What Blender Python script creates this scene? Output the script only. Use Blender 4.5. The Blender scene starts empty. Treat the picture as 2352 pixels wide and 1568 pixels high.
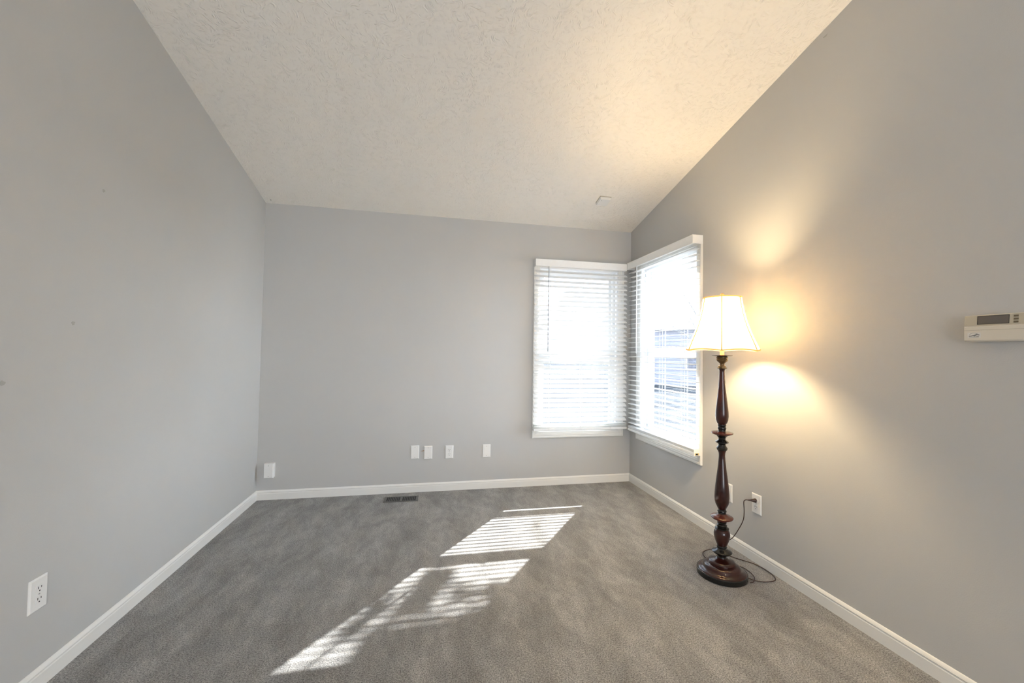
import bpy, bmesh, math, random
from mathutils import Vector, Matrix
random.seed(7)
scene = bpy.context.scene
COL = scene.collection
PI = math.pi

# ------------------------------------------------------------ camera, world, sun, exposure
W, H, S = 3.2922, 2.44, 0.2297           # room width, eave-side wall height, ceiling slope
YR, YB = -4.9, -7.4                      # ridge line, wall behind the camera
cam_d = bpy.data.cameras.new('camera'); cam = bpy.data.objects.new('camera', cam_d); COL.objects.link(cam)
rt = Vector((0.979374, -0.20144716, 0.01567174)); up = Vector((-0.0211071, -0.02486185, 0.99946805)); fw = Vector((0.20095037, 0.97918381, 0.02860102))
cam.matrix_world = Matrix(((rt.x, up.x, -fw.x, 1.34663), (rt.y, up.y, -fw.y, -3.68354), (rt.z, up.z, -fw.z, 1.22599), (0, 0, 0, 1)))
cam_d.sensor_width = 36; cam_d.lens = 36 * 933.56 / 2352; cam_d.clip_start = 0.02; cam_d.clip_end = 500
scene.camera = cam
scene.view_settings.view_transform = 'Standard'; scene.view_settings.look = 'None'
scene.view_settings.gamma = 1; scene.view_settings.use_curve_mapping = False
scene.view_settings.exposure = 0.0
scene.cycles.sample_clamp_indirect = 25.0; scene.cycles.max_bounces = 14; scene.cycles.diffuse_bounces = 8; scene.cycles.transparent_max_bounces = 12

world = bpy.data.worlds.new('sky'); scene.world = world; world.use_nodes = True
nt = world.node_tree; nt.nodes.clear()
wo = nt.nodes.new('ShaderNodeOutputWorld'); bg = nt.nodes.new('ShaderNodeBackground')
tc = nt.nodes.new('ShaderNodeTexCoord'); sx = nt.nodes.new('ShaderNodeSeparateXYZ'); rp = nt.nodes.new('ShaderNodeValToRGB')
rp.color_ramp.elements[0].position = 0.0; rp.color_ramp.elements[0].color = (0.89, 0.94, 1.0, 1)
rp.color_ramp.elements[1].position = 0.7; rp.color_ramp.elements[1].color = (0.66, 0.80, 1.0, 1)
nt.links.new(tc.outputs['Generated'], sx.inputs[0]); nt.links.new(sx.outputs['Z'], rp.inputs[0])
nt.links.new(rp.outputs[0], bg.inputs[0]); 
# bright lobe added to the unseen eastern sky to light the left wall
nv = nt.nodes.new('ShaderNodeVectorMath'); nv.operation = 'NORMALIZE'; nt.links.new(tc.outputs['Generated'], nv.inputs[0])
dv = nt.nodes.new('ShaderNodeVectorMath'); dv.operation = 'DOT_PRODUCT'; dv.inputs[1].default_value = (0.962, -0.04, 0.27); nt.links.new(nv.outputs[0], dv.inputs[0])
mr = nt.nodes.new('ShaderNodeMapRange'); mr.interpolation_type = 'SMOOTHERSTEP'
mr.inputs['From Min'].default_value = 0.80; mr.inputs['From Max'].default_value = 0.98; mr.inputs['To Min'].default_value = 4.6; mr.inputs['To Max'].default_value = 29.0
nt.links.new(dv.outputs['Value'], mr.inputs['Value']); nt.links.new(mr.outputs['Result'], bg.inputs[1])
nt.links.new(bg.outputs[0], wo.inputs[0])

SUN = Vector((0.84, 1.04, 1.0)).normalized()
sl = bpy.data.lights.new('sun', 'SUN'); so = bpy.data.objects.new('sun', sl); COL.objects.link(so)
sl.energy = 33; sl.angle = math.radians(0.53); sl.color = (1.0, 0.97, 0.92)
so.rotation_euler = SUN.to_track_quat('Z', 'Y').to_euler(); so.location = (6, 8, 9)

def area(name, loc, target, sx_, sy_, power, color):
    l = bpy.data.lights.new(name, 'AREA'); l.shape = 'RECTANGLE'; l.size = sx_; l.size_y = sy_; l.energy = power; l.color = color
    o = bpy.data.objects.new(name, l); COL.objects.link(o); o.location = loc
    o.rotation_euler = (Vector(target) - Vector(loc)).to_track_quat('-Z', 'Y').to_euler(); return o
# fill lights added behind the camera: cool from the rear wall, warm from overhead
area('rear_cool_fill', (1.9, YB + 0.02, 1.15), (1.9, 0, 1.15), 2.2, 2.0, 56, (0.91, 0.95, 1.0))
area('rear_warm_fill', (1.9, -5.6, 3.2), (1.9, -5.6, 0), 0.4, 0.4, 22, (1.0, 0.82, 0.56))

# ------------------------------------------------------------ materials
def new_mat(name):
    m = bpy.data.materials.new(name); m.use_nodes = True
    return m, m.node_tree, m.node_tree.nodes['Principled BSDF']
def mat(name, col, rough=0.5, metal=0.0, bump=0.0, bscale=200, var=0.0, vscale=5, coat=0.0, spec=0.5, detail=3):
    m, t, b = new_mat(name)
    b.inputs['Base Color'].default_value = (*col, 1); b.inputs['Roughness'].default_value = rough
    b.inputs['Metallic'].default_value = metal; b.inputs['Specular IOR Level'].default_value = spec
    b.inputs['Coat Weight'].default_value = coat; b.inputs['Coat Roughness'].default_value = 0.08
    c = t.nodes.new('ShaderNodeTexCoord')
    n = t.nodes.new('ShaderNodeTexNoise'); n.inputs['Scale'].default_value = vscale; n.inputs['Detail'].default_value = detail
    t.links.new(c.outputs['Object'], n.inputs['Vector'])
    r = t.nodes.new('ShaderNodeValToRGB')
    r.color_ramp.elements[0].position = 0.3; r.color_ramp.elements[1].position = 0.7
    r.color_ramp.elements[0].color = (*[x * (1 - var) for x in col], 1)
    r.color_ramp.elements[1].color = (*[min(1, x * (1 + var)) for x in col], 1)
    t.links.new(n.outputs['Fac'], r.inputs[0]); t.links.new(r.outputs[0], b.inputs['Base Color'])
    if bump:
        n2 = t.nodes.new('ShaderNodeTexNoise'); n2.inputs['Scale'].default_value = bscale; n2.inputs['Detail'].default_value = 2
        t.links.new(c.outputs['Object'], n2.inputs['Vector'])
        bp = t.nodes.new('ShaderNodeBump'); bp.inputs['Strength'].default_value = bump; bp.inputs['Distance'].default_value = 0.002
        t.links.new(n2.outputs['Fac'], bp.inputs['Height']); t.links.new(bp.outputs[0], b.inputs['Normal'])
    return m
M = {}
M['wall'] = mat('grey_wall_paint', (0.51, 0.505, 0.495), 0.6, bump=0.13, bscale=300, var=0.01, vscale=3, spec=0.25)
M['trim'] = mat('white_trim_paint', (0.78, 0.77, 0.74), 0.35, var=0.01)
M['vinyl'] = mat('white_window_vinyl', (0.82, 0.83, 0.84), 0.35, var=0.01)
M['slat'] = mat('white_blind_slat', (0.84, 0.84, 0.83), 0.4, var=0.015, vscale=30)
M['plastic'] = mat('white_outlet_plastic', (0.80, 0.79, 0.77), 0.3, var=0.01)
M['cream'] = mat('cream_plastic', (0.50, 0.45, 0.35), 0.4, var=0.02)
M['cream_light'] = mat('light_cream_plastic', (0.66, 0.61, 0.52), 0.4, var=0.02)
M['black'] = mat('black_gap', (0.012, 0.012, 0.012), 0.6)
M['screw'] = mat('painted_screw', (0.55, 0.54, 0.52), 0.35)
M['lcd'] = mat('grey_display', (0.13, 0.115, 0.10), 0.25)
M['button'] = mat('brown_button', (0.16, 0.12, 0.07), 0.45)
M['sticker'] = mat('pale_sticker', (0.68, 0.66, 0.62), 0.5)
M['ink'] = mat('black_ink', (0.02, 0.02, 0.02), 0.5)
M['mahogany'] = mat('mahogany_lacquer', (0.030, 0.006, 0.004), 0.30, var=0.35, vscale=18, coat=0.85, spec=0.12)
M['red_mahogany'] = mat('red_mahogany_lacquer', (0.085, 0.016, 0.009), 0.28, var=0.25, vscale=18, coat=0.8, spec=0.15)
M['ebony'] = mat('black_lacquer', (0.008, 0.007, 0.006), 0.25, coat=0.9, spec=0.1)
M['bronze'] = mat('dark_bronze', (0.10, 0.07, 0.035), 0.3, metal=0.7, var=0.1)
M['sleeve'] = mat('bulb_tinted_sleeve', (0.62, 0.27, 0.15), 0.5)  # orange glow of the bulb put into the sleeve's base colour
M['cordm'] = mat('brown_cord_rubber', (0.045, 0.020, 0.013), 0.4)
M['piping'] = mat('gold_shade_piping', (0.62, 0.45, 0.22), 0.6)
M['wood_finial'] = mat('gilt_finial', (0.75, 0.42, 0.16), 0.35)
M['register'] = mat('brown_grey_register_metal', (0.13, 0.125, 0.12), 0.4, metal=0.3)
M['bark'] = mat('pale_bark', (0.30, 0.29, 0.28), 0.9, var=0.3, vscale=12, bump=0.6, bscale=40)
M['leaf'] = mat('dull_leaf', (0.14, 0.15, 0.10), 0.8, var=0.2, vscale=4)
M['siding'] = mat('lavender_siding', (0.40, 0.40, 0.47), 0.7, var=0.05)
M['shingle'] = mat('grey_roof_shingle', (0.20, 0.20, 0.24), 0.9, var=0.3, vscale=6)
M['ground'] = mat('pale_winter_lawn', (0.082, 0.086, 0.093), 0.95, var=0.3, vscale=1.2, spec=0.0)
M['smudge'] = mat('grey_smudge', (0.40, 0.385, 0.36), 0.8)
M['smudge_dark'] = mat('dark_nick', (0.12, 0.11, 0.09), 0.8)
M['rust'] = mat('brown_scratch', (0.28, 0.17, 0.07), 0.8)
M['amber'] = mat('amber_cap', (0.60, 0.48, 0.22), 0.4)

# ceiling : stomped drywall texture of short curved ridges
m, t, b = new_mat('textured_ceiling_paint'); M['ceil'] = m
b.inputs['Base Color'].default_value = (0.86, 0.82, 0.755, 1); b.inputs['Roughness'].default_value = 0.85; b.inputs['Specular IOR Level'].default_value = 0.2
c = t.nodes.new('ShaderNodeTexCoord'); n1 = t.nodes.new('ShaderNodeTexNoise'); n1.inputs['Scale'].default_value = 9; n1.inputs['Detail'].default_value = 1
va = t.nodes.new('ShaderNodeVectorMath'); va.operation = 'MULTIPLY_ADD'; va.inputs[1].default_value = (0.55, 0.55, 0.55)
t.links.new(c.outputs['Object'], n1.inputs['Vector']); t.links.new(n1.outputs['Color'], va.inputs[0]); t.links.new(c.outputs['Object'], va.inputs[2])
wv = t.nodes.new('ShaderNodeTexWave'); wv.inputs['Scale'].default_value = 10; wv.inputs['Distortion'].default_value = 4; wv.inputs['Detail'].default_value = 3; wv.inputs['Detail Scale'].default_value = 2.2
t.links.new(va.outputs[0], wv.inputs['Vector'])
n2 = t.nodes.new('ShaderNodeTexNoise'); n2.inputs['Scale'].default_value = 48; n2.inputs['Detail'].default_value = 4; t.links.new(c.outputs['Object'], n2.inputs['Vector'])
rr = t.nodes.new('ShaderNodeValToRGB'); rr.color_ramp.elements[0].position = 0.44; rr.color_ramp.elements[1].position = 0.66; t.links.new(n2.outputs['Fac'], rr.inputs[0])
mu = t.nodes.new('ShaderNodeMath'); mu.operation = 'MULTIPLY'; t.links.new(wv.outputs['Fac'], mu.inputs[0]); t.links.new(rr.outputs[0], mu.inputs[1])
bp = t.nodes.new('ShaderNodeBump'); bp.inputs['Strength'].default_value = 1.0; bp.inputs['Distance'].default_value = 0.0026
t.links.new(mu.outputs[0], bp.inputs['Height']); t.links.new(bp.outputs[0], b.inputs['Normal'])

# carpet : cut pile, fine speckle, brushed patches, footprints in the pile
m, t, b = new_mat('grey_beige_cut_pile_carpet'); M['carpet'] = m
b.inputs['Roughness'].default_value = 0.95; b.inputs['Specular IOR Level'].default_value = 0.1
b.inputs['Sheen Weight'].default_value = 0.15; b.inputs['Sheen Roughness'].default_value = 0.5
c = t.nodes.new('ShaderNodeTexCoord')
def noise(scale, detail, vec=None, rough=0.5, dist=0.0):
    n = t.nodes.new('ShaderNodeTexNoise'); n.inputs['Scale'].default_value = scale; n.inputs['Detail'].default_value = detail
    n.inputs['Roughness'].default_value = rough; n.inputs['Distortion'].default_value = dist
    t.links.new(vec or c.outputs['Object'], n.inputs['Vector']); return n
def ramp(src, p0, c0, p1, c1):
    r = t.nodes.new('ShaderNodeValToRGB'); r.color_ramp.elements[0].position = p0; r.color_ramp.elements[1].position = p1
    r.color_ramp.elements[0].color = (*c0, 1); r.color_ramp.elements[1].color = (*c1, 1); t.links.new(src, r.inputs[0]); return r
def mixc(mode, fac, a, bb):
    x = t.nodes.new('ShaderNodeMix'); x.data_type = 'RGBA'; x.blend_type = mode; x.inputs[0].default_value = fac
    t.links.new(a, x.inputs[6]); t.links.new(bb, x.inputs[7]); return x.outputs[2]
fine = noise(185, 4, rough=0.7)
base = ramp(fine.outputs['Fac'], 0.34, (0.125, 0.122, 0.118), 0.63, (0.64, 0.625, 0.605))
mp = t.nodes.new('ShaderNodeMapping'); mp.inputs['Rotation'].default_value = (0, 0, 0.5); mp.inputs['Scale'].default_value = (1.0, 0.45, 1.0)
t.links.new(c.outputs['Object'], mp.inputs['Vector'])
patch = noise(5.5, 4, mp.outputs[0], 0.6, 0.8)
pr = ramp(patch.outputs['Fac'], 0.40, (0.80, 0.80, 0.81), 0.62, (1, 1, 1))
mid_ = noise(17, 4, mp.outputs[0], 0.7, 0.5)
mr_ = ramp(mid_.outputs['Fac'], 0.36, (0.80, 0.80, 0.80), 0.62, (1.04, 1.04, 1.04))
mp2 = t.nodes.new('ShaderNodeMapping'); mp2.inputs['Rotation'].default_value = (0, 0, 0.25); t.links.new(c.outputs['Object'], mp2.inputs['Vector'])
wv2 = t.nodes.new('ShaderNodeTexWave'); wv2.inputs['Scale'].default_value = 1.1; wv2.inputs['Distortion'].default_value = 1.6; wv2.inputs['Detail'].default_value = 1
t.links.new(mp2.outputs[0], wv2.inputs['Vector'])
wr = ramp(wv2.outputs['Fac'], 0.25, (0.88, 0.88, 0.88), 0.75, (1, 1, 1))
o1 = mixc('MULTIPLY', 1.0, base.outputs[0], pr.outputs[0]); o2 = mixc('MULTIPLY', 1.0, mixc('MULTIPLY', 1.0, o1, wr.outputs[0]), mr_.outputs[0])
t.links.new(o2, b.inputs['Base Color'])
bp = t.nodes.new('ShaderNodeBump'); bp.inputs['Strength'].default_value = 0.9; bp.inputs['Distance'].default_value = 0.008
mm = t.nodes.new('ShaderNodeMath'); mm.operation = 'MULTIPLY_ADD'; mm.inputs[1].default_value = 0.8
t.links.new(patch.outputs['Fac'], mm.inputs[0]); t.links.new(fine.outputs['Fac'], mm.inputs[2])
t.links.new(mm.outputs[0], bp.inputs['Height']); t.links.new(bp.outputs[0], b.inputs['Normal'])

# window glass: thin pane, mostly clear with a faint reflection
m = bpy.data.materials.new('window_glass'); m.use_nodes = True; t = m.node_tree; t.nodes.clear(); M['glass'] = m
o = t.nodes.new('ShaderNodeOutputMaterial'); mx = t.nodes.new('ShaderNodeMixShader'); tr = t.nodes.new('ShaderNodeBsdfTransparent'); gl = t.nodes.new('ShaderNodeBsdfGlossy')
tr.inputs[0].default_value = (0.93, 0.95, 0.96, 1); gl.inputs['Roughness'].default_value = 0.02; mx.inputs[0].default_value = 0.05
t.links.new(tr.outputs[0], mx.inputs[1]); t.links.new(gl.outputs[0], mx.inputs[2]); t.links.new(mx.outputs[0], o.inputs[0])
# lamp shade cloth
m = bpy.data.materials.new('ivory_shade_cloth'); m.use_nodes = True; t = m.node_tree; t.nodes.clear(); M['shade'] = m
o = t.nodes.new('ShaderNodeOutputMaterial'); mx = t.nodes.new('ShaderNodeMixShader'); tl = t.nodes.new('ShaderNodeBsdfTranslucent'); df = t.nodes.new('ShaderNodeBsdfDiffuse')
tl.inputs[0].default_value = (0.84, 0.71, 0.53, 1); df.inputs[0].default_value = (0.80, 0.74, 0.64, 1); mx.inputs[0].default_value = 0.55
t.links.new(df.outputs[0], mx.inputs[1]); t.links.new(tl.outputs[0], mx.inputs[2]); t.links.new(mx.outputs[0], o.inputs[0])
m = bpy.data.materials.new('gold_shade_piping'); m.use_nodes = True; t = m.node_tree; t.nodes.clear(); M['piping'] = m
o = t.nodes.new('ShaderNodeOutputMaterial'); mx = t.nodes.new('ShaderNodeMixShader'); tl = t.nodes.new('ShaderNodeBsdfTranslucent'); df = t.nodes.new('ShaderNodeBsdfDiffuse')
tl.inputs[0].default_value = (0.80, 0.56, 0.28, 1); df.inputs[0].default_value = (0.72, 0.55, 0.30, 1); mx.inputs[0].default_value = 0.5
t.links.new(df.outputs[0], mx.inputs[1]); t.links.new(tl.outputs[0], mx.inputs[2]); t.links.new(mx.outputs[0], o.inputs[0])
# clear acrylic wand
M['wand'] = mat('grey_clear_wand', (0.42, 0.43, 0.46), 0.15)
m = bpy.data.materials.new('glowing_bulb'); m.use_nodes = True; t = m.node_tree; t.nodes.clear(); M['bulb'] = m
o = t.nodes.new('ShaderNodeOutputMaterial'); e = t.nodes.new('ShaderNodeEmission'); e.inputs[0].default_value = (1.0, 0.75, 0.41, 1); e.inputs[1].default_value = 720
t.links.new(e.outputs[0], o.inputs[0])

# ------------------------------------------------------------ mesh helpers
def link(name, bm, m, parent=None, smooth=False, bevel=0.0, seg=2, autosmooth=None):
    me = bpy.data.meshes.new(name)
    bmesh.ops.recalc_face_normals(bm, faces=bm.faces)
    bm.to_mesh(me); bm.free()
    ob = bpy.data.objects.new(name, me); COL.objects.link(ob)
    for mm_ in (m if isinstance(m, (list, tuple)) else [m]): me.materials.append(mm_)
    if parent is not None: ob.parent = parent
    if smooth:
        for p in me.polygons: p.use_smooth = True
    if autosmooth:
        me.set_sharp_from_angle(angle=math.radians(autosmooth))
    if bevel:
        md = ob.modifiers.new('bevel', 'BEVEL'); md.width = bevel; md.segments = seg; md.limit_method = 'ANGLE'
    return ob
def box(bm, x0, x1, y0, y1, z0, z1, mi=0, mtx=None):
    vs = [bm.verts.new((x, y, z)) for z in (z0, z1) for y in (y0, y1) for x in (x0, x1)]
    if mtx is not None:
        for v in vs: v.co = mtx @ v.co
    for f in ((0, 2, 3, 1), (4, 5, 7, 6), (0, 1, 5, 4), (2, 6, 7, 3), (0, 4, 6, 2), (1, 3, 7, 5)):
        fa = bm.faces.new([vs[i] for i in f]); fa.material_index = mi
def lathe(bm, prof, seg=48, cx=0, cy=0):
    rings = []
    for r, z in prof:
        rings.append([bm.verts.new((cx + r * math.cos(2 * PI * i / seg), cy + r * math.sin(2 * PI * i / seg), z)) for i in range(seg)] if r > 1e-5 else [bm.verts.new((cx, cy, z))])
    for a, b_ in zip(rings, rings[1:]):
        for i in range(seg):
            j = (i + 1) % seg
            if len(a) == 1 and len(b_) == 1: continue
            if len(a) == 1: bm.faces.new((a[0], b_[i], b_[j]))
            elif len(b_) == 1: bm.faces.new((a[i], b_[0], a[j]))
            else: bm.faces.new((a[i], b_[i], b_[j], a[j]))
    for rg in (rings[0], rings[-1]):
        if len(rg) > 1:
            try: bm.faces.new(rg)
            except ValueError: pass
def smooth_path(pts, n=8):
    P = [Vector(p) for p in pts]; out = []
    for i in range(len(P) - 1):
        p0 = P[max(i - 1, 0)]; p1 = P[i]; p2 = P[i + 1]; p3 = P[min(i + 2, len(P) - 1)]
        for k in range(n):
            u = k / n
            out.append(0.5 * ((2 * p1) + (p2 - p0) * u + (2 * p0 - 5 * p1 + 4 * p2 - p3) * u * u + (-p0 + 3 * p1 - 3 * p2 + p3) * u ** 3))
    out.append(P[-1]); return out
def tube(bm, path, r, seg=8, r2=None):
    path = [Vector(p) for p in path]; rings = []
    nrm = None
    for i, p in enumerate(path):
        d = (path[min(i + 1, len(path) - 1)] - path[max(i - 1, 0)]).normalized()
        if nrm is None:
            nrm = d.orthogonal().normalized()
        nrm = (nrm - d * nrm.dot(d)).normalized(); bi = d.cross(nrm)
        rr_ = r if r2 is None else r + (r2 - r) * i / (len(path) - 1)
        rings.append([bm.verts.new(p + rr_ * (math.cos(2 * PI * k / seg) * nrm + math.sin(2 * PI * k / seg) * bi)) for k in range(seg)])
    for a, b_ in zip(rings, rings[1:]):
        for k in range(seg):
            bm.faces.new((a[k], a[(k + 1) % seg], b_[(k + 1) % seg], b_[k]))
    bm.faces.new(rings[0]); bm.faces.new(rings[-1])
def extrude_profile(bm, prof, p0, p1, u, v):
    """closed profile [(a,b)] in axes u,v swept from p0 to p1"""
    p0, p1, u, v = Vector(p0), Vector(p1), Vector(u), Vector(v)
    A = [bm.verts.new(p0 + u * a + v * b_) for a, b_ in prof]; B = [bm.verts.new(p1 + u * a + v * b_) for a, b_ in prof]
    n = len(prof)
    for i in range(n): bm.faces.new((A[i], A[(i + 1) % n], B[(i + 1) % n], B[i]))
    bm.faces.new(A); bm.faces.new(B)
def empty(name, loc=(0, 0, 0), rz=0.0):
    o = bpy.data.objects.new(name, None); COL.objects.link(o); o.location = loc; o.rotation_euler = (0, 0, rz); o.empty_display_size = 0.1; return o
def tag(o, label=None, cat=None, group=None, kind=None):
    if label: o['label'] = label
    if cat: o['category'] = cat
    if group: o['group'] = group
    if kind: o['kind'] = kind
    return o
def struct(o): o['kind'] = 'structure'; return o

# ------------------------------------------------------------ room shell
T = 0.14
OX0, OX1, OZ0, OZ1 = 2.362, 3.155, 0.503, 2.040      # opening in back wall
RY0, RY1, RZ0, RZ1 = -1.018, -0.200, 0.525, 2.045    # opening in right wall
bm = bmesh.new()
box(bm, -T, OX0, 0, T, 0, H); box(bm, OX1, W + T, 0, T, 0, H)
box(bm, OX0, OX1, 0, T, 0, OZ0); box(bm, OX0, OX1, 0, T, OZ1, H)
struct(link('wall_back', bm, M['wall']))
def gable(bm, x0, x1, y0, y1, z0=0):
    hz = lambda y: H - S * y if y > YR else H - S * YR
    ys = sorted({y0, y1} | ({YR} if y0 < YR < y1 else set()))
    for a, c_ in zip(ys, ys[1:]):
        vs = [bm.verts.new(p) for x in (x0, x1) for p in ((x, a, z0), (x, c_, z0), (x, c_, hz(c_)), (x, a, hz(a)))]
        for f in ((0, 1, 2, 3), (7, 6, 5, 4), (0, 4, 5, 1), (1, 5, 6, 2), (2, 6, 7, 3), (3, 7, 4, 0)): bm.faces.new([vs[i] for i in f])
bm = bmesh.new(); gable(bm, -T, 0, YB, 0); struct(link('wall_left', bm, M['wall']))
bm = bmesh.new(); gable(bm, W, W + T, YB, RY0); gable(bm, W, W + T, RY1, 0)
box(bm, W, W + T, RY0, RY1, 0, RZ0); gable(bm, W, W + T, RY0, RY1, RZ1)
struct(link('wall_right', bm, M['wall']))
bm = bmesh.new(); box(bm, -T, 0.7, YB - T, YB, 0, H - S * YR); box(bm, 3.1, W + T, YB - T, YB, 0, H - S * YR); box(bm, 0.7, 3.1, YB - T, YB, 2.2, H - S * YR)
struct(link('wall_front', bm, M['wall']))
bm = bmesh.new(); box(bm, -T, W + T, YB - T, T, -0.2, 0); struct(link('floor', bm, M['carpet']))
bm = bmesh.new()
pr_ = [(T, H - S * T), (0, H), (YR, H - S * YR), (YB - T, H - S * YR)]
lo = [[bm.verts.new((x, y, z)) for y, z in pr_] for x in (-T, W + T)]; hi = [[bm.verts.new((x, y, z + 0.16)) for y, z in pr_] for x in (-T, W + T)]
for q in (lo, hi):
    for i in range(3): bm.faces.new((q[0][i], q[0][i + 1], q[1][i + 1], q[1][i]))
for k in (0, 1):
    for i in range(3): bm.faces.new((lo[k][i], lo[k][i + 1], hi[k][i + 1], hi[k][i]))
bm.faces.new((lo[0][0], lo[1][0], hi[1][0], hi[0][0])); bm.faces.new((lo[0][3], lo[1][3], hi[1][3], hi[0][3]))
struct(link('ceiling', bm, M['ceil']))

# baseboards, with a moulded cap
BP = [(0, 0), (0.010, 0), (0.010, 0.050), (0.0085, 0.0535), (0.0085, 0.058), (0.0105, 0.061), (0.0085, 0.066), (0.005, 0.0715), (0.0028, 0.074), (0, 0.0755)]
bm = bmesh.new(); extrude_profile(bm, BP, (0, 0, 0), (W, 0, 0), (0, -1, 0), (0, 0, 1)); struct(link('baseboard_back', bm, M['trim']))
bm = bmesh.new(); extrude_profile(bm, BP, (0, 0, 0), (0, YB, 0), (1, 0, 0), (0, 0, 1)); struct(link('baseboard_left', bm, M['trim']))
bm = bmesh.new(); extrude_profile(bm, BP, (W, 0, 0), (W, YB, 0), (-1, 0, 0), (0, 0, 1)); struct(link('baseboard_right', bm, M['trim']))

# ------------------------------------------------------------ windows (local frame: a along wall, d outwards, z up)
def window(name, to, a0, a1, z0, z1, c0, c1, cz0, cz1, meet0, meet1):
    """to(a,d,z) -> world; opening a0..a1,z0..z1; casing outer c0..c1,cz0..cz1"""
    root = empty(name); struct(root)
    def lbox(bm, A0, A1, D0, D1, Z0, Z1):
        vs = [bm.verts.new(to(a, d, z)) for z in (Z0, Z1) for d in (D0, D1) for a in (A0, A1)]
        for f in ((0, 2, 3, 1), (4, 5, 7, 6), (0, 1, 5, 4), (2, 6, 7, 3), (0, 4, 6, 2), (1, 3, 7, 5)): bm.faces.new([vs[i] for i in f])
    def ring(bm, A0, A1, Z0, Z1, w, D0, D1, wb=None, wt=None):
        wb = w if wb is None else wb; wt = w if wt is None else wt
        lbox(bm, A0, A0 + w, D0, D1, Z0, Z1); lbox(bm, A1 - w, A1, D0, D1, Z0, Z1)
        lbox(bm, A0 + w, A1 - w, D0, D1, Z0, Z0 + wb); lbox(bm, A0 + w, A1 - w, D0, D1, Z1 - wt, Z1)
    # picture-frame casing, mitred, moulded
    bm = bmesh.new()
    prof = [(0, 0), (0, 0.013), (0.004, 0.016), (0.014, 0.016), (0.017, 0.0125), (0.030, 0.0125), (0.033, 0.0105), (0.043, 0.0095), (0.047, 0.007), (0.056, 0.007), (0.059, 0.004), (0.060, 0)]
    cs = [(c0, cz0, 1, 1), (c1, cz0, -1, 1), (c1, cz1, -1, -1), (c0, cz1, 1, -1)]
    R_ = [[bm.verts.new(to(ca + sa * p, -q_, cz + sz * p)) for p, q_ in prof] for ca, cz, sa, sz in cs]
    for k in range(4):
        a, b_ = R_[k], R_[(k + 1) % 4]
        for i in range(len(prof) - 1): bm.faces.new((a[i], a[i + 1], b_[i + 1], b_[i]))
    link('casing', bm, M['trim'], root)
    bm = bmesh.new(); ring(bm, a0, a1, z0, z1, 0.012, -0.001, 0.135); link('jamb', bm, M['vinyl'], root)
    bm = bmesh.new(); ring(bm, a0 + 0.012, a1 - 0.012, z0 + 0.012, z1 - 0.012, 0.022, 0.035, 0.115); 
    for s0 in (a0 + 0.034, a1 - 0.040): lbox(bm, s0, s0 + 0.006, 0.035, 0.041, z0 + 0.034, z1 - 0.034)
    link('window_frame', bm, M['vinyl'], root, bevel=0.0015)
    f0, f1 = a0 + 0.030, a1 - 0.030
    lower = link('lower_sash', (lambda b_: (ring(b_, f0, f1, z0 + 0.026, meet1, 0.030, 0.044, 0.070, 0.026, meet1 - meet0), b_)[1])(bmesh.new()), M['vinyl'], root, bevel=0.002)
    upper = link('upper_sash', (lambda b_: (ring(b_, f0, f1, meet0 + 0.01, z1 - 0.026, 0.032, 0.078, 0.104, meet1 - meet0 - 0.012, 0.034), b_)[1])(bmesh.new()), M['vinyl'], root, bevel=0.002)
    bm = bmesh.new(); lbox(bm, f0 + 0.025, f1 - 0.025, 0.056, 0.059, z0 + 0.04, meet1 - 0.03); link('glass_pane', bm, M['glass'], lower)
    bm = bmesh.new(); lbox(bm, f0 + 0.025, f1 - 0.025, 0.089, 0.092, meet0 + 0.04, z1 - 0.045); link('glass_pane', bm, M['glass'], upper)
    # sash lock on the meeting rail
    am = (a0 + a1) / 2
    bm = bmesh.new(); lbox(bm, am - 0.028, am + 0.028, 0.046, 0.066, meet1, meet1 + 0.006); lbox(bm, am - 0.012, am + 0.016, 0.048, 0.062, meet1 + 0.006, meet1 + 0.014); lbox(bm, am + 0.005, am + 0.034, 0.040, 0.047, meet1 + 0.007, meet1 + 0.012)
    link('sash_lock', bm, M['screw'], root, bevel=0.002)
    return root
toB = lambda a, d, z: (a, d, z)
toR = lambda a, d, z: (W + d, a, z)
window('window_1', toB, OX0, OX1, OZ0, OZ1, 2.302, 3.215, 0.440, 2.100, 1.212, 1.290)
window('window_2', toR, RY0, RY1, RZ0, RZ1, -1.078, -0.140, 0.440, 2.105, 1.215, 1.292)

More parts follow.
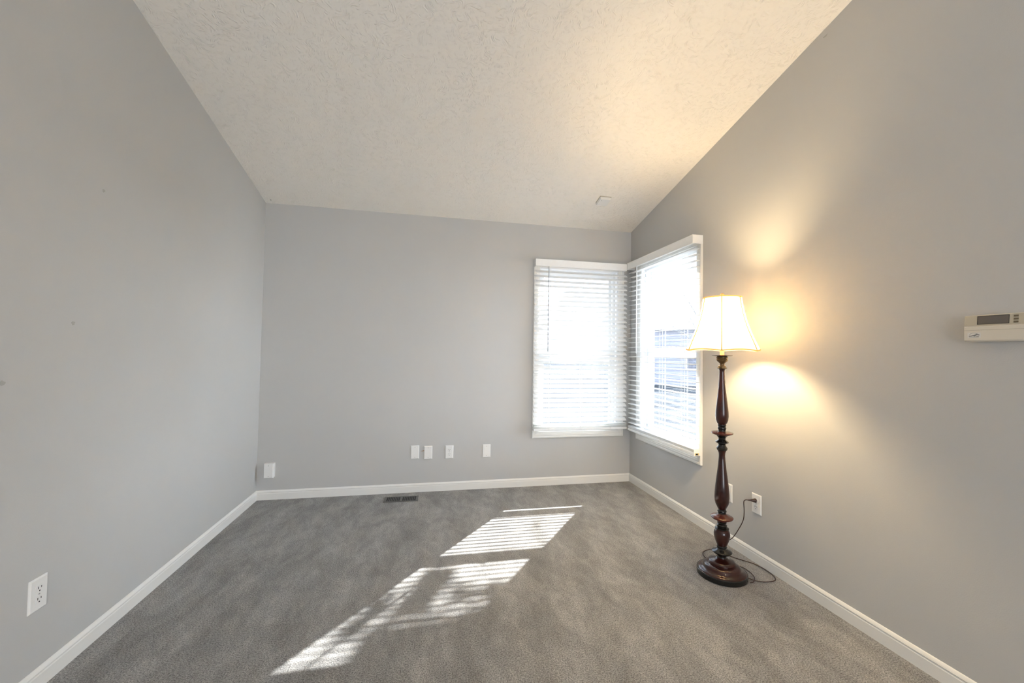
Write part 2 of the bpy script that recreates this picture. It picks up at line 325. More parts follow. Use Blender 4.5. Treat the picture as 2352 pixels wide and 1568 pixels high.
# ------------------------------------------------------------ venetian blinds
def blind(name, to, s0, s1, v0, v1, vz0, vz1, zr0, zr1, ztop, tilt, ladders, wand_a, label, wand_mat, end_cap=None):
    """slats from s0..s1 ; valance v0..v1 ; d negative is into the room"""
    root = empty(name, to((s0 + s1) / 2, 0, zr0)); tag(root, label, 'window blind', 'white venetian blinds at the corner windows')
    inv = -root.location
    def P(a, d, z): return Vector(to(a, d, z)) + inv
    def lbox(bm, A0, A1, D0, D1, Z0, Z1, mi=0):
        vs = [bm.verts.new(P(a, d, z)) for z in (Z0, Z1) for d in (D0, D1) for a in (A0, A1)]
        for f in ((0, 2, 3, 1), (4, 5, 7, 6), (0, 1, 5, 4), (2, 6, 7, 3), (0, 4, 6, 2), (1, 3, 7, 5)): bm.faces.new([vs[i] for i in f]).material_index = mi
    bm = bmesh.new()     # valance: front board with a lip, and returns to the wall
    lbox(bm, v0, v1, -0.085, -0.077, vz0, vz1); lbox(bm, v0, v0 + 0.008, -0.077, -0.001 if True else 0, vz0, vz1); lbox(bm, v1 - 0.008, v1, -0.077, -0.001, vz0, vz1)
    lbox(bm, v0 + 0.001, v1 - 0.001, -0.0875, -0.085, vz0, vz0 + 0.007); lbox(bm, v0 + 0.001, v1 - 0.001, -0.0875, -0.085, vz1 - 0.007, vz1)
    link('valance', bm, M['slat'], root, bevel=0.0012)
    bm = bmesh.new(); lbox(bm, s0 + 0.012, s1 - 0.012, -0.070, -0.018, vz1 - 0.045, vz1 - 0.003); link('headrail', bm, M['trim'], root, bevel=0.002)
    dc, wd, pitch = -0.0445, 0.0500, 0.0445
    bm = bmesh.new()
    z = zr1 + 0.030; k = 0
    def slat(zc, tl, jit=0.0):
        n = 5; prof = []
        for i in range(n + 1):
            u = -0.5 + i / n
            prof.append((u * wd, 0.0026 * (1 - 4 * u * u)))
        pts = [(u, h + 0.0013) for u, h in prof] + [(u, h - 0.0013) for u, h in reversed(prof)]
        out = [(dc + u * math.cos(tl) - h * math.sin(tl), zc + u * math.sin(tl) + h * math.cos(tl)) for u, h in pts]
        A = [bm.verts.new(P(s0, d, zz)) for d, zz in out]; Mid = [bm.verts.new(P((s0 + s1) / 2, d, zz + jit)) for d, zz in out]; B = [bm.verts.new(P(s1, d, zz)) for d, zz in out]
        m_ = len(out)
        for Q, R2 in ((A, Mid), (Mid, B)):
            for i in range(m_): bm.faces.new((Q[i], Q[(i + 1) % m_], R2[(i + 1) % m_], R2[i]))
        bm.faces.new(A); bm.faces.new(B)
    rnd = random.Random(3)
    while z < ztop:
        slat(z, tilt + math.radians(rnd.uniform(-0.8, 0.8)), rnd.uniform(-0.0008, 0.0008)); z += pitch
    link('slat_panel', bm, M['slat'], root, smooth=False)
    # stacked spare slats and the bottom rail
    bm = bmesh.new()
    nst = 3; hst = (zr1 - zr0 - 0.024) / nst
    for i in range(nst):
        z_ = zr0 + 0.026 + i * hst; slat(z_ + 0.003, 0)
    link('stacked_slat_bundle', bm, M['slat'], root)
    bm = bmesh.new(); lbox(bm, s0 - 0.002, s1 + 0.002, -0.071, -0.019, zr0, zr0 + 0.022); rail = link('bottom_rail', bm, M['slat'], root, bevel=0.003)
    for a in ladders:
        bm = bmesh.new()
        for dd in (-0.006, 0.006):
            for d in (-0.0705, -0.0185): tube(bm, [P(a + dd, d, zr0 + 0.02), P(a + dd, d, vz1 - 0.03)], 0.0007, 5)
        tube(bm, [P(a, -0.045, zr0 + 0.02), P(a, -0.045, vz1 - 0.03)], 0.0009, 5)
        link('ladder_cord', bm, M['slat'], root)
        bm = bmesh.new()
        c0 = P(a, -0.071, zr0 + 0.012); n = (P(a, -0.075, zr0 + 0.012) - c0)
        tube(bm, [c0, c0 + n * 0.6], 0.0075, 12); link('cord_button', bm, M['plastic'], rail)
    bm = bmesh.new(); tube(bm, [P(wand_a, -0.080, vz0 + 0.01), P(wand_a, -0.081, 1.242)], 0.0042, 6); wd_ = link('tilt_wand', bm, wand_mat, root)
    if end_cap:
        bm = bmesh.new(); a = end_cap; sgn = -1
        lbox(bm, a - 0.006, a, -0.071, -0.019, zr0 - 0.001, zr1 + 0.0); cap = link('rail_end_cap', bm, M['slat'], rail)
        bm = bmesh.new(); lbox(bm, a - 0.0075, a - 0.006, -0.064, -0.030, zr0 + 0.003, zr0 + 0.018); hc = link('end_cap_insert', bm, M['amber'], root)
        bm = bmesh.new(); lbox(bm, a - 0.0085, a - 0.0075, -0.056, -0.040, zr0 + 0.005, zr0 + 0.015); link('cap_hole', bm, M['black'], hc)
    return root
blind('venetian_blind', toB, 2.304, 3.222, 2.298, 3.206, 2.034, 2.100, 0.517, 0.582, 2.03, math.radians(33.5), (2.447, 2.765, 3.057), 2.425,
      'white venetian blind with slats tilted, over the left window on the back wall', M['wand'])
blind('venetian_blind', toR, -1.072, -0.092, -1.080, -0.0875, 2.044, 2.108, 0.512, 0.556, 2.04, math.radians(3), (-0.325, -0.633, -0.930), -0.262,
      'white venetian blind with level open slats, on the right wall behind the lamp', M['slat'], end_cap=-1.074)

# ------------------------------------------------------------ outlets and plates
def plate_bm(w=0.071, h=0.116, d=0.006):
    bm = bmesh.new(); i = 0.005
    b0 = [(-w / 2, 0, -h / 2), (w / 2, 0, -h / 2), (w / 2, 0, h / 2), (-w / 2, 0, h / 2)]
    b1 = [(x, -d * 0.35, z) for x, _, z in b0]
    b2 = [(x * (1 - 2 * i / w), -d, z * (1 - 2 * i / h)) for x, _, z in b0]
    L = [[bm.verts.new(p) for p in q] for q in (b0, b1, b2)]
    for a, c_ in zip(L, L[1:]):
        for k in range(4): bm.faces.new((a[k], a[(k + 1) % 4], c_[(k + 1) % 4], c_[k]))
    bm.faces.new(L[0]); bm.faces.new(L[2]); return bm
def disc_bm(r, d, y0, z0=0, x0=0, flat=None, seg=28):
    bm = bmesh.new(); A = []; B = []
    for k in range(seg):
        a = 2 * PI * k / seg; x = r * math.cos(a); z = r * math.sin(a)
        if flat: z = max(-flat, min(flat, z))
        A.append(bm.verts.new((x0 + x, y0, z0 + z))); B.append(bm.verts.new((x0 + x, y0 - d, z0 + z)))
    for k in range(seg): bm.faces.new((A[k], A[(k + 1) % seg], B[(k + 1) % seg], B[k]))
    bm.faces.new(A); bm.faces.new(B); return bm
def screw(root, z, y=-0.006, x=0, m=None):
    s = link('screw', disc_bm(0.0032, 0.0008, y, z, x, seg=16), m or M['screw'], root)
    bm = bmesh.new(); box(bm, x - 0.0026, x + 0.0026, y - 0.0011, y - 0.0007, z - 0.0004, z + 0.0004); link('screw_slot', bm, M['black'], s)
def outlet(loc, rz, label):
    r = empty('wall_outlet', loc, rz); tag(r, label, 'outlet', 'duplex wall outlets')
    link('outlet_plate', plate_bm(), M['plastic'], r)
    for z in (0.0195, -0.0195):
        rc = link('receptacle', disc_bm(0.0172, 0.0015, -0.0059, z, 0, flat=0.0142), M['plastic'], r, bevel=0.0005)
        for x, hh in ((-0.0064, 0.0042), (0.0064, 0.0034)):
            bm = bmesh.new(); box(bm, x - 0.0011, x + 0.0011, -0.0078, -0.0070, z + 0.004 - hh, z + 0.004 + hh); link('blade_slot', bm, M['black'], rc)
        link('ground_hole', disc_bm(0.0025, 0.0008, -0.0070, z - 0.0078, 0, seg=14), M['black'], rc)
    screw(r, 0); return r
def blank(loc, rz, label, seams=False):
    r = empty('blank_wall_plate', loc, rz); tag(r, label, 'wall plate', 'blank wall plates')
    link('cover_plate', plate_bm(), M['plastic'], r)
    if seams:
        bm = bmesh.new(); box(bm, -0.0165, 0.0165, -0.0075, -0.0055, -0.033, 0.033); link('blank_insert', bm, M['plastic'], r, bevel=0.0006)
    for z in (0.042, -0.042): screw(r, z)
    return r
outlet((1.548, 0, 0.338), 0, 'white duplex outlet low on the back wall, right of two blank plates')
outlet((0, -1.903, 0.343), PI / 2, 'white duplex outlet on the left wall, nearest the camera')
outlet((W, -1.572, 0.347), -PI / 2, 'white duplex outlet on the right wall with the brown lamp plug in it')
blank((1.250, 0, 0.346), 0, 'blank white plate low on the back wall, leftmost of the three blank plates there')
blank((1.364, 0, 0.339), 0, 'blank white plate with a brown scratch on the wall at its left side')
blank((1.882, 0, 0.338), 0, 'blank white plate on the back wall, alone between the outlet and the window', seams=True)
blank((W, -1.338, 0.338), -PI / 2, 'blank white plate on the right wall, half hidden behind the floor lamp pole')
# surface box by the left corner
r = empty('surface_cable_box', (0.101, 0, 0.243)); tag(r, 'deep white box low on the back wall beside the left corner', 'wall box')
bm = bmesh.new(); box(bm, -0.036, 0.036, -0.038, 0, -0.059, 0.059); link('box_body', bm, M['plastic'], r, bevel=0.003)
o = link('cover_plate', plate_bm(0.072, 0.118, 0.008), M['plastic'], r); o.location = (0, -0.038, 0)
for z in (0.042, -0.042): screw(r, z, y=-0.046)
# marks on the walls
def mark(name, parent_name, pts, m, thick=0.0006, seg=None):
    bm = bmesh.new(); A = [bm.verts.new(p) for p in pts]; bm.faces.new(A)
    o = link(name, bm, m, bpy.data.objects[parent_name]); md = o.modifiers.new('solid', 'SOLIDIFY'); md.thickness = thick; md.offset = 0; return o
mark('paint_scratch', 'wall_back', [(1.296, -0.0006, 0.3525), (1.330, -0.0006, 0.3600), (1.330, -0.0006, 0.3535), (1.312, -0.0006, 0.3520)], M['rust'])
def blob(cx, cz, r, axis, x, n=14, sd=1):
    rn = random.Random(sd); out = []
    for k in range(n):
        a = 2 * PI * k / n; rr_ = r * rn.uniform(0.7, 1.15)
        out.append((x, cx + rr_ * math.cos(a), cz + rr_ * math.sin(a)) if axis == 'x' else (cx + rr_ * math.cos(a), x, cz + rr_ * math.sin(a)))
    return out
for i, (y, z, rr_) in enumerate([(-1.687, 1.879, 0.007), (-1.806, 1.315, 0.008), (-2.062, 1.103, 0.009)]):
    mark('wall_smudge', 'wall_left', blob(y, z, rr_, 'x', 0.0006, sd=i), M['smudge'])
mark('wall_nick', 'wall_right', [(W - 0.0006, -2.005, 2.866), (W - 0.0006, -2.030, 2.868), (W - 0.0006, -2.022, 2.858), (W - 0.0006, -2.008, 2.860)], M['smudge'])
zc = lambda y: H - S * y
mark('ceiling_nick', 'ceiling', [(0.050, -0.045, zc(-0.045) - 0.0008), (0.058, -0.045, zc(-0.045) - 0.0008), (0.058, -0.052, zc(-0.052) - 0.0008), (0.050, -0.052, zc(-0.052) - 0.0008)], M['smudge_dark'])

# ------------------------------------------------------------ floor register
r = empty('floor_register', (1.152, -0.163, 0.0), -0.035); tag(r, 'dark metal floor vent in the carpet in front of the back wall', 'floor vent')
bm = bmesh.new(); L_, D_ = 0.138, 0.062
x = [-L_, -L_ + 0.020, -0.010, 0.010, L_ - 0.020, L_]
z0, z1 = 0.001, 0.0045
box(bm, -L_, L_, -D_, -D_ + 0.016, z0, z1); box(bm, -L_, L_, D_ - 0.016, D_, z0, z1)
box(bm, -L_, -L_ + 0.020, -D_ + 0.016, D_ - 0.016, z0, z1); box(bm, L_ - 0.020, L_, -D_ + 0.016, D_ - 0.016, z0, z1); box(bm, -0.010, 0.010, -D_ + 0.016, D_ - 0.016, z0, z1)
link('register_frame', bm, M['register'], r, bevel=0.0015)
bm = bmesh.new()
for (a, b_) in ((-L_ + 0.020, -0.010), (0.010, L_ - 0.020)):
    n = 8
    for k in range(1, n):
        xx = a + (b_ - a) * k / n; box(bm, xx - 0.0016, xx + 0.0016, -D_ + 0.015, D_ - 0.015, 0.0020, 0.0034)
link('louvre_grille', bm, M['register'], r)
bm = bmesh.new(); box(bm, -L_ + 0.015, L_ - 0.015, -D_ + 0.013, D_ - 0.013, 0.0006, 0.0014); link('duct_opening', bm, M['black'], r)

# ------------------------------------------------------------ ceiling sensor
ang = math.atan(S)
r = empty('ceiling_sensor', (2.785, -0.468, zc(-0.468))); r.rotation_euler = (-ang, 0, 0)
tag(r, 'small square white sensor box on the sloped ceiling above the windows', 'sensor')
bm = bmesh.new(); box(bm, -0.051, 0.051, -0.051, 0.051, -0.005, 0); link('mounting_base', bm, M['cream'], r, bevel=0.001)  # cream stands for the lamp's yellow light on the white box
bm = bmesh.new(); box(bm, -0.049, 0.049, -0.049, 0.049, -0.028, -0.005)
for v in bm.verts:
    if v.co.z < -0.02: v.co.x *= 0.93; v.co.y *= 0.93
link('sensor_cover', bm, M['trim'], r, bevel=0.003)
link('status_lamp', (lambda b_: (box(b_, -0.036, -0.032, -0.030, -0.026, -0.0295, -0.027), b_)[1])(bmesh.new()), M['black'], r)

# ------------------------------------------------------------ thermostat
r = empty('thermostat', (W, -2.640, 1.340), -PI / 2); tag(r, 'cream rectangular thermostat with grey display on the right wall at picture edge', 'thermostat')
# local: x runs towards -Y world (to the right in view), -y into room
w2, h2, d2 = 0.0775, 0.048, 0.030
bm = bmesh.new(); pf = [(0, -h2), (-d2 * 0.9, -h2 + 0.002), (-d2, -h2 + 0.006), (-d2, 0.006), (-d2 + 0.002, 0.008), (-d2 + 0.006, h2 - 0.002), (-d2 + 0.010, h2), (0, h2)]
extrude_profile(bm, pf, (-w2, 0, 0), (w2, 0, 0), (0, 1, 0), (0, 0, 1)); body = link('thermostat_body', bm, M['cream_light'], r, bevel=0.0012)
sl_ = 0.004 / 0.040
bm = bmesh.new(); pf = [(-d2 + 0.0022, 0.0100), (-d2 + 0.0005, 0.0098), (-d2 + 0.0045, h2 - 0.0025), (-d2 + 0.0062, h2 - 0.003)]
extrude_profile(bm, pf, (-w2 + 0.001, 0, 0), (w2 - 0.001, 0, 0), (0, 1, 0), (0, 0, 1)); link('control_face', bm, M['cream'], r)
def tface(name, x0, x1, z0, z1, lift, m, par, slant=0.0):
    bm = bmesh.new(); yy = lambda z: -d2 + 0.0005 + sl_ * 1.1 * (z - 0.0098)
    vs = [bm.verts.new((xx + slant * (z - z0), yy(z) - l, z)) for l in (0, lift) for xx, z in ((x0, z0), (x1, z0), (x1, z1), (x0, z1))]
    for f in ((0, 1, 2, 3), (4, 5, 6, 7), (0, 1, 5, 4), (1, 2, 6, 5), (2, 3, 7, 6), (3, 0, 4, 7)): bm.faces.new([vs[i] for i in f])
    return link(name, bm, m, par)
bez = tface('display_bezel', -0.0415, 0.0405, 0.0135, 0.0435, 0.0006, M['black'], r)
tface('display_glass', -0.0395, 0.0395, 0.0150, 0.0415, 0.0010, M['lcd'], bez)
for z in (0.0375, 0.0275, 0.0175): tface('button', 0.0515, 0.0625, z - 0.0030, z + 0.0030, 0.0016, M['button'], r)
bm = bmesh.new(); box(bm, -w2 + 0.0005, w2 - 0.0005, -d2 - 0.0002, -d2 + 0.0006, -0.0066, -0.0060); link('cover_seam', bm, M['button'], r)
bm = bmesh.new(); box(bm, -0.0675, -0.0315, -d2 - 0.0004, -d2 + 0.0001, -0.0335, -0.0145); st = link('sticker', bm, M['sticker'], r)
bm = bmesh.new(); ys_ = -d2 - 0.0006
arc = [(-0.0500 + 0.0125 * math.cos(a), ys_, -0.0265 + 0.0105 * math.sin(a)) for a in [PI * k / 14 for k in range(2, 14)]]
tube(bm, arc, 0.0003, 5); tube(bm, [(-0.0625, ys_, -0.0318), (-0.0365, ys_, -0.0318)], 0.0003, 5)
tube(bm, smooth_path([(-0.0630, ys_, -0.0275), (-0.0560, ys_, -0.0262), (-0.0480, ys_, -0.0245), (-0.0410, ys_, -0.0205), (-0.0345, ys_, -0.0240)], 5), 0.0009, 6)
tube(bm, smooth_path([(-0.0500, ys_, -0.0285), (-0.0450, ys_, -0.0262), (-0.0400, ys_, -0.0285), (-0.0360, ys_, -0.0275)], 5), 0.0007, 6)
link('printed_emblem', bm, M['ink'], st)

# ------------------------------------------------------------ floor lamp
LX, LY = 2.990, -1.650
K = 1 / 453.0
r = lamp = empty('floor_lamp', (LX, LY, 0)); tag(r, 'turned dark mahogany floor lamp with glowing ivory bell shade beside the right wall', 'floor lamp')
def turned(name, prof, m, parent=lamp, seg=56):
    bm = bmesh.new(); lathe(bm, prof, seg); return link(name, bm, m, parent, smooth=True, autosmooth=38)
ZP = [(675, 1.584), (681, 1.569), (802, 1.266), (815, 1.234), (817.5, 1.228), (832, 1.192), (945, 0.912), (1035, 0.691), (1276, 0.104), (1316, 0.008)]
def zpx(y):
    for (a, za), (b_, zb) in zip(ZP, ZP[1:]):
        if y <= b_: return za + (zb - za) * (y - a) / (b_ - a)
    return ZP[-1][1]
def prof(lst): return [(rp_ * K, zpx(y)) for y, rp_ in lst]
turned('base_plinth', [(0, 0), (0.1275, 0), (0.130, 0.003), (0.130, 0.026), (0.127, 0.029), (0, 0.029)], M['ebony'])
turned('base_dome', [(0, 0.0285), (0.124, 0.0285), (0.121, 0.033), (0.112, 0.036), (0.101, 0.040), (0.097, 0.046), (0.094, 0.054), (0.086, 0.060), (0.076, 0.063), (0.070, 0.064), (0.0695, 0.068), (0.071, 0.073), (0.068, 0.079), (0.058, 0.084), (0.042, 0.088), (0.032, 0.092), (0.027, 0.098), (0, 0.098)], M['mahogany'])
turned('lower_collar', [(0, 0.094), (0.026, 0.095), (0.023, 0.103), (0.024, 0.110), (0.030, 0.116), (0.044, 0.121), (0.051, 0.127), (0.052, 0.131), (0.047, 0.136), (0.033, 0.141), (0.026, 0.147), (0.025, 0.152), (0.027, 0.157), (0.024, 0.163), (0, 0.163)], M['ebony'])
turned('vase_turning', [(0, 0.160)] + [(a, z) for a, z in ((0.022, 0.161), (0.028, 0.172), (0.035, 0.190), (0.0405, 0.212), (0.0418, 0.228), (0.039, 0.243), (0.033, 0.252), (0.028, 0.256), (0, 0.256))], M['mahogany'])
turned('ring_collar', [(0, 0.252), (0.030, 0.252), (0.036, 0.256), (0.0365, 0.261), (0.031, 0.265), (0.025, 0.267), (0.0255, 0.272), (0.027, 0.276), (0.024, 0.281), (0.021, 0.284), (0.024, 0.289), (0.0245, 0.294), (0.021, 0.298), (0, 0.300)], M['ebony'])
turned('lower_disc', [(0, 0.294), (0.024, 0.297), (0.036, 0.305), (0.052, 0.312), (0.0575, 0.318), (0.0580, 0.322), (0.053, 0.326), (0.036, 0.330), (0.026, 0.336), (0.020, 0.342), (0, 0.342)], M['red_mahogany'])
turned('ring_collar', [(0, 0.338), (0.021, 0.338), (0.0225, 0.343), (0.020, 0.347), (0.0215, 0.350), (0.0245, 0.353), (0.0240, 0.357), (0.0205, 0.361), (0.0205, 0.366), (0, 0.366)], M['ebony'])
turned('lower_spindle', [(0, 0.362)] + prof([(1168, 9.5), (1163, 12.0), (1157, 15.2), (1150, 17.0), (1142, 17.5), (1131, 17.2), (1115, 15.6), (1094, 12.9), (1080, 10.8), (1066, 9.1), (1055, 8.0), (1046.6, 7.4), (1040, 7.8), (1035.4, 9.3), (1032, 11.6)]) + [(0, zpx(1032))], M['mahogany'])
turned('ring_collar', [(0, zpx(1034))] + prof([(1033, 11.6), (1031, 12.8), (1027.5, 13.0), (1025, 10.8), (1023, 9.4), (1020.5, 8.4), (1017.5, 11.2), (1015.5, 15.4), (1013.4, 15.7), (1011, 11.0), (1008.5, 8.4), (1004.5, 8.8), (1001.5, 12.0), (998.5, 14.6)]) + [(0, zpx(998.5))], M['ebony'])
turned('upper_disc', [(0, zpx(999.5))] + prof([(999.2, 14.2), (997.5, 19), (995.5, 24.6), (993.8, 26), (992.2, 25.4), (990.8, 18), (989.5, 10)]) + [(0, zpx(989.5))], M['red_mahogany'])
turned('ring_collar', [(0, zpx(990.5))] + prof([(990.2, 9.6), (988.5, 8.8), (986, 8.8), (984.2, 10.0), (982, 10.2), (980, 8.8), (978.2, 9.2), (976.5, 10.2), (974.5, 9.8), (973, 9.0)]) + [(0, zpx(973))], M['ebony'])
turned('upper_spindle', [(0, zpx(974.5))] + prof([(974, 9.2), (970, 12.2), (964, 14.5), (955, 15.6), (943, 15.2), (930, 13.6), (908.8, 10.9), (889, 8.6), (870.5, 7.2), (857, 6.7), (851, 6.7), (848, 7.6), (846.3, 8.8)]) + [(0, zpx(846.3))], M['mahogany'])
turned('cup_turning', [(0, zpx(847))] + prof([(846.8, 9.0), (845.6, 11.6), (844.0, 11.8), (843.0, 9.4), (841.8, 9.6), (840.6, 9.4), (839.0, 6.2), (836.0, 5.4), (834.2, 6.2), (832.4, 8.6), (829.5, 12.4), (827.0, 14.0), (825.4, 14.2), (824.4, 12.8), (823, 13.6), (820.0, 14.0), (819.0, 12.2), (818.2, 12)]) + [(0, zpx(818.2))], M['bronze'])
turned('drip_pan', [(0, 1.2262), (0.026, 1.2262), (0.048, 1.2290), (0.0545, 1.2320), (0.0550, 1.2332), (0.048, 1.2306), (0.026, 1.2282), (0, 1.2282)], M['bronze'])
turned('socket_sleeve', [(0, 1.2275), (0.0115, 1.2275), (0.0115, 1.346), (0.009, 1.348), (0, 1.348)], M['sleeve'])
ZS0, ZS1 = 1.262, 1.560
turned('light_bulb', [(0, 1.345), (0.013, 1.347), (0.014, 1.362), (0.026, 1.385), (0.036, 1.408), (0.039, 1.430), (0.036, 1.450), (0.024, 1.464), (0, 1.470)], M['bulb'], seg=24)
# harp
hp = [(0.010 * s_ + 0, 0, z) for s_, z in ((1, 1.296),)]
bm = bmesh.new()
for s_ in (-1, 1): tube(bm, smooth_path([(0, s_ * 0.012, 1.370), (0, s_ * 0.040, 1.390), (0, s_ * 0.046, 1.440), (0, s_ * 0.040, 1.480), (0, s_ * 0.014, 1.540), (0, 0, 1.552)], 6), 0.0016, 6)
link('harp', bm, M['bronze'], lamp)
# bell shade
def shade_r(u):   # u 0 bottom .. 1 top
    return [(0.0, 0.193), (0.04, 0.1875), (0.10, 0.179), (0.20, 0.1655), (0.30, 0.153), (0.42, 0.1395), (0.55, 0.127), (0.70, 0.1155), (0.85, 0.1065), (1.0, 0.1005)]
SP = shade_r(0)
def srad(u):
    for (a, ra), (b_, rb) in zip(SP, SP[1:]):
        if u <= b_: return ra + (rb - ra) * (u - a) / (b_ - a)
    return SP[-1][1]
NS = 96; NV = 28
A0 = math.atan2(-3.68354 - LY, 1.34663 - LX) - 0.01     # one seam faces the camera
def shade_pt(ang_, u, off=0.0):
    ph = ((ang_ - A0) / (PI / 3)) % 1.0
    sc = 1 - 0.030 * math.sin(PI * ph) * (0.35 + 0.65 * (1 - u))      # panels draw in between the ribs
    dip = -0.000 - 0.007 * (1 - math.sin(PI * ph)) * max(0, 1 - u * 6)   # ribs reach lower than the hem
    rr_ = srad(u) * sc + off
    return (rr_ * math.cos(ang_), rr_ * math.sin(ang_), ZS0 + 0.004 + (ZS1 - ZS0 - 0.004) * u + dip)
bm = bmesh.new(); G = [[bm.verts.new(shade_pt(A0 + 2 * PI * i / NS, j / NV)) for i in range(NS)] for j in range(NV + 1)]
for j in range(NV):
    for i in range(NS): bm.faces.new((G[j][i], G[j][(i + 1) % NS], G[j + 1][(i + 1) % NS], G[j + 1][i]))
shade = link('lamp_shade', bm, M['shade'], lamp, smooth=True)
for k in range(6):
    a = A0 + k * PI / 3
    bm = bmesh.new(); tube(bm, [shade_pt(a, j / 20, 0.0012) for j in range(21)], 0.0031, 6); link('shade_rib', bm, M['piping'], shade, smooth=True)
for u, rad in ((0.0, 0.0042), (1.0, 0.0042)):
    bm = bmesh.new(); pts = [shade_pt(A0 + 2 * PI * i / NS, u, 0.0004) for i in range(NS)]
    rings = []
    for i, p in enumerate(pts):
        d = Vector((p[0], p[1], 0)).normalized()
        rings.append([bm.verts.new(Vector(p) + d * rad * 0.55 * math.cos(2 * PI * q_ / 6) + Vector((0, 0, rad * math.sin(2 * PI * q_ / 6)))) for q_ in range(6)])
    for i in range(NS):
        for q_ in range(6): bm.faces.new((rings[i][q_], rings[i][(q_ + 1) % 6], rings[(i + 1) % NS][(q_ + 1) % 6], rings[(i + 1) % NS][q_]))
    link('hem_trim' if u == 0 else 'top_trim', bm, M['piping'], shade, smooth=True)
bm = bmesh.new()
for k in range(3):
    a = A0 + PI / 6 + k * 2 * PI / 3; p = shade_pt(a, 0.97); tube(bm, [(0, 0, 1.551), p], 0.0014, 6)
link('shade_spider', bm, M['bronze'], shade)
turned('finial', [(0, 1.550), (0.006, 1.550), (0.005, 1.560), (0.0085, 1.565), (0.0125, 1.573), (0.0125, 1.579), (0.008, 1.585), (0.003, 1.588), (0, 1.588)], M['wood_finial'], seg=24)
# power cord: plug in the wall, hanging run, then loops on the carpet
def lp(x_, y_, z_): return (x_ - LX, y_ - LY, z_)
XC = W - 0.055
up_path = [(W - 0.046, -1.560, 0.368), (W - 0.062, -1.552, 0.367), (XC - 0.012, -1.545, 0.352), (XC - 0.015, -1.551, 0.300), (XC - 0.010, -1.537, 0.240), (XC - 0.004, -1.488, 0.160), (XC, -1.440, 0.094), (XC - 0.004, -1.400, 0.055), (XC - 0.020, -1.376, 0.020), (3.180, -1.372, 0.0075),
           (3.158, -1.400, 0.006), (3.166, -1.450, 0.006), (3.190, -1.500, 0.006), (3.228, -1.552, 0.006), (3.255, -1.590, 0.006), (3.268, -1.645, 0.006), (3.266, -1.705, 0.006), (3.250, -1.745, 0.006), (3.222, -1.766, 0.006), (3.165, -1.767, 0.006), (3.120, -1.745, 0.006), (3.095, -1.718, 0.010)]
bm = bmesh.new(); tube(bm, smooth_path([lp(*p) for p in up_path], 7), 0.0026, 8); cord = link('power_cord', bm, M['cordm'], lamp, smooth=True)
loop = [(3.080, -1.755, 0.005), (3.100, -1.755, 0.006), (3.135, -1.725, 0.009), (3.158, -1.670, 0.007), (3.158, -1.620, 0.006), (3.142, -1.585, 0.006), (3.115, -1.545, 0.006), (3.075, -1.500, 0.006), (3.030, -1.490, 0.006), (3.020, -1.465, 0.006), (3.040, -1.420, 0.006), (3.072, -1.398, 0.006), (3.105, -1.392, 0.0085), (3.135, -1.400, 0.011)]
bm = bmesh.new(); tube(bm, smooth_path([lp(*p) for p in loop], 7), 0.0026, 8); link('cord_loop', bm, M['cordm'], cord, smooth=True)
bm = bmesh.new()
pc = Vector(lp(W - 0.0075, -1.570, 0.3665)); pe = Vector(lp(W - 0.046, -1.560, 0.368)); dr = (pe - pc).normalized()
tube(bm, [pc, pc + dr * 0.004], 0.0125, 14); tube(bm, [pc + dr * 0.004, pc + dr * 0.012, pc + dr * 0.020, pc + dr * 0.026], 0.0115, 14, 0.0065); tube(bm, [pc + dr * 0.026, pe + dr * 0.004], 0.0052, 10, 0.0034)
link('plug', bm, M['cordm'], lamp, smooth=True, autosmooth=40)

# ------------------------------------------------------------ roof edge outside
bm = bmesh.new(); box(bm, -0.6, W + 0.6, T + 0.005, 0.50, 2.375, 2.50)
struct(link('trim_1', bm, M['trim']))

# ------------------------------------------------------------ outdoors
GZ = -0.42
bm = bmesh.new(); box(bm, -30, 60, 0.30, 80, GZ - 0.1, GZ); tag(link('lawn', bm, M['ground']), 'pale bright winter lawn outside the corner windows', 'lawn', kind='structure')
# neighbouring house seen through the right window
h = empty('neighbour_house', (14.6, 16.4, GZ), math.radians(-33.5)); tag(h, 'long low lavender grey house across the lawn behind the right window blind', 'house')
X0_, X1_ = -2.1, 9.0
bm = bmesh.new(); box(bm, X0_, X1_, 0, 7, 0, 3.1)
for k in range(15): box(bm, X0_ - 0.02, X1_ + 0.02, -0.025, 0, 0.2 * k + 0.015, 0.2 * k + 0.19)
link('house_wall', bm, M['siding'], h)
bm = bmesh.new(); vs = [bm.verts.new(p) for p in ((X0_ - .4, -0.4, 3.05), (X1_ + .4, -0.4, 3.05), (X1_ + .4, 3.5, 4.3), (X0_ - .4, 3.5, 4.3), (X1_ + .4, 7.4, 3.05), (X0_ - .4, 7.4, 3.05))]
for f in ((0, 1, 2, 3), (3, 2, 4, 5), (0, 3, 5), (1, 4, 2), (0, 5, 4, 1)): bm.faces.new([vs[i] for i in f])
link('house_roof', bm, M['shingle'], h)
for x_ in (1.1, 4.6):
    bm = bmesh.new(); box(bm, x_ - 0.55, x_ + 0.55, -0.07, -0.02, 0.9, 2.0); f_ = link('house_window', bm, M['trim'], h)
    bm = bmesh.new(); box(bm, x_ - 0.48, x_ + 0.48, -0.08, -0.065, 0.97, 1.93); link('house_window_pane', bm, M['shingle'], f_)
rn = random.Random(11)
def twigs(bm, TB, a0, a1, n, spread, rise, r0):
    for _ in range(n):
        a_ = a0.lerp(a1, rn.uniform(0.1, 1.0)); b2 = a_ + Vector((rn.gauss(0, spread), rn.gauss(0, spread), rn.uniform(rise * -0.2, rise)))
        tube(bm, [p - TB for p in smooth_path([a_, a_.lerp(b2, .5) + Vector((0, 0, .06)), b2], 3)], r0, 5, r0 * 0.35)
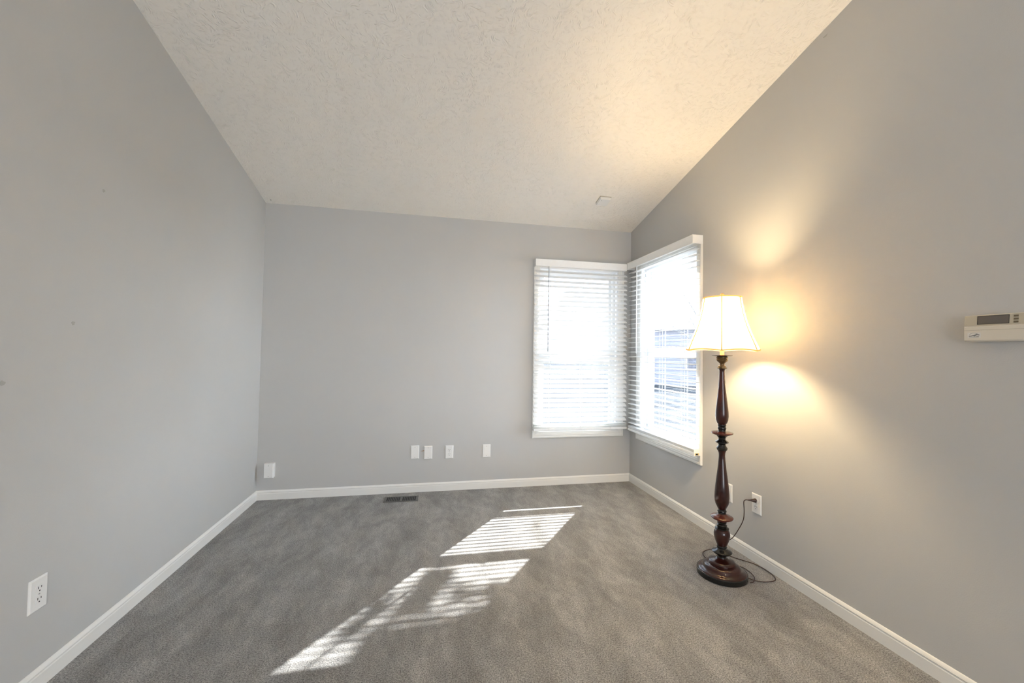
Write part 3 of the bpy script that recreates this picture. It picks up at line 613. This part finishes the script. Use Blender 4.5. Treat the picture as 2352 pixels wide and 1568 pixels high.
# bare tree in front of that house
TB = Vector((13.3, 12.4, GZ)); t2 = empty('bare_tree', TB); tag(t2, 'thin bare tree showing faintly above the grey house through the right blind', 'tree')
bm = bmesh.new(); top = TB + Vector((0.1, -0.1, 3.1)); tube(bm, [p - TB for p in smooth_path([TB, TB.lerp(top, .5) + Vector((.05, 0, 0)), top], 5)], 0.09, 8, 0.05)
for k in range(9):
    a_ = TB.lerp(top, rn.uniform(0.55, 1.0)); an = 2.4 * k; b2 = a_ + Vector((1.3 * math.cos(an), 1.3 * math.sin(an), rn.uniform(1.0, 2.4))); mid = a_.lerp(b2, .5) + Vector((0, 0, .15))
    tube(bm, [p - TB for p in smooth_path([a_, mid, b2], 4)], 0.032, 6, 0.008); twigs(bm, TB, mid, b2, 12, 0.4, 0.5, 0.010)
link('branches', bm, M['bark'], t2, smooth=True)
# tree beside the house whose crown breaks up the sunlight on the carpet
SD = Vector((0.84, 1.04, 1.0))
def toward(x_, y_, t_): return Vector((x_, y_, 0)) + SD * t_
TT = 5.0
fork = toward(3.0, -2.5, 3.9); TB = Vector((fork.x + 0.15, fork.y + 0.1, GZ)); tr_ = empty('yard_tree', TB)
tag(tr_, 'leafy yard tree outside the right wall, its crown dappling the sun patch', 'tree')
bm = bmesh.new(); tube(bm, [p - TB for p in smooth_path([TB, TB.lerp(fork, .5) + Vector((.06, 0, 0)), fork], 5)], 0.10, 10, 0.06)
for (fx, fy) in ((1.45, -1.42), (1.30, -1.60), (1.70, -1.62), (1.15, -1.90), (1.55, -1.92), (1.85, -2.0)):
    e_ = toward(fx, fy, TT); mid = fork.lerp(e_, 0.5) + Vector((0, 0, 0.1))
    tube(bm, [p - TB for p in smooth_path([fork, mid, e_], 6)], 0.03, 7, 0.008); twigs(bm, TB, mid, e_, 8, 0.13, 0.12, 0.007)
for pts_ in (((2.6, -2.3, 4.6), (1.45, -1.45, TT), (1.16, -1.62, TT), (0.93, -1.90, TT)),):
    tube(bm, smooth_path([toward(*p) - TB for p in pts_], 5), 0.012, 6, 0.007)
e_ = toward(2.16, -0.72, TT + .2); tube(bm, [p - TB for p in smooth_path([fork, fork.lerp(e_, 0.5), toward(2.12, -1.15, TT), e_], 6)], 0.024, 6, 0.012)
link('branches', bm, M['bark'], tr_, smooth=True)
bm = bmesh.new()
def leaves(x0, x1, y0, y1, n, size, skew=0.0):
    for _ in range(n):
        yy = rn.uniform(y0, y1); xx = rn.uniform(x0, x1) + skew * (yy - y1)
        p = toward(xx, yy, TT + rn.gauss(0, 0.2)) - TB
        n_ = Vector((rn.gauss(0, 1), rn.gauss(0, 1), rn.gauss(0, 1))).normalized(); u_ = n_.orthogonal().normalized(); v_ = n_.cross(u_); s_ = size * rn.uniform(.7, 1.3)
        bm.faces.new([bm.verts.new(p + u_ * s_ * a_ + v_ * s_ * b_ * .6 + n_ * s_ * c_) for a_, b_, c_ in ((-1, 0, 0), (0, -1, .15), (1, 0, 0), (0, 1, .15))])
leaves(1.37, 1.54, -1.72, -1.31, 400, 0.030, 0.46)
leaves(1.12, 2.05, -2.10, -1.76, 1500, 0.030, 0.35)
for _ in range(26):
    cx_, cy_ = rn.uniform(1.25, 2.0), rn.uniform(-1.80, -1.50); leaves(cx_ - .05, cx_ + .05, cy_ - .035, cy_ + .035, 18, 0.028)
for _ in range(5):
    cy_ = rn.uniform(-1.85, -1.5); cx_ = 1.20 + 0.6 * (cy_ + 1.5); leaves(cx_ - .05, cx_ + .05, cy_ - .04, cy_ + .04, 20, 0.028)
lf = link('leaves', bm, M['leaf'], tr_); md = lf.modifiers.new('solid', 'SOLIDIFY'); md.thickness = 0.002
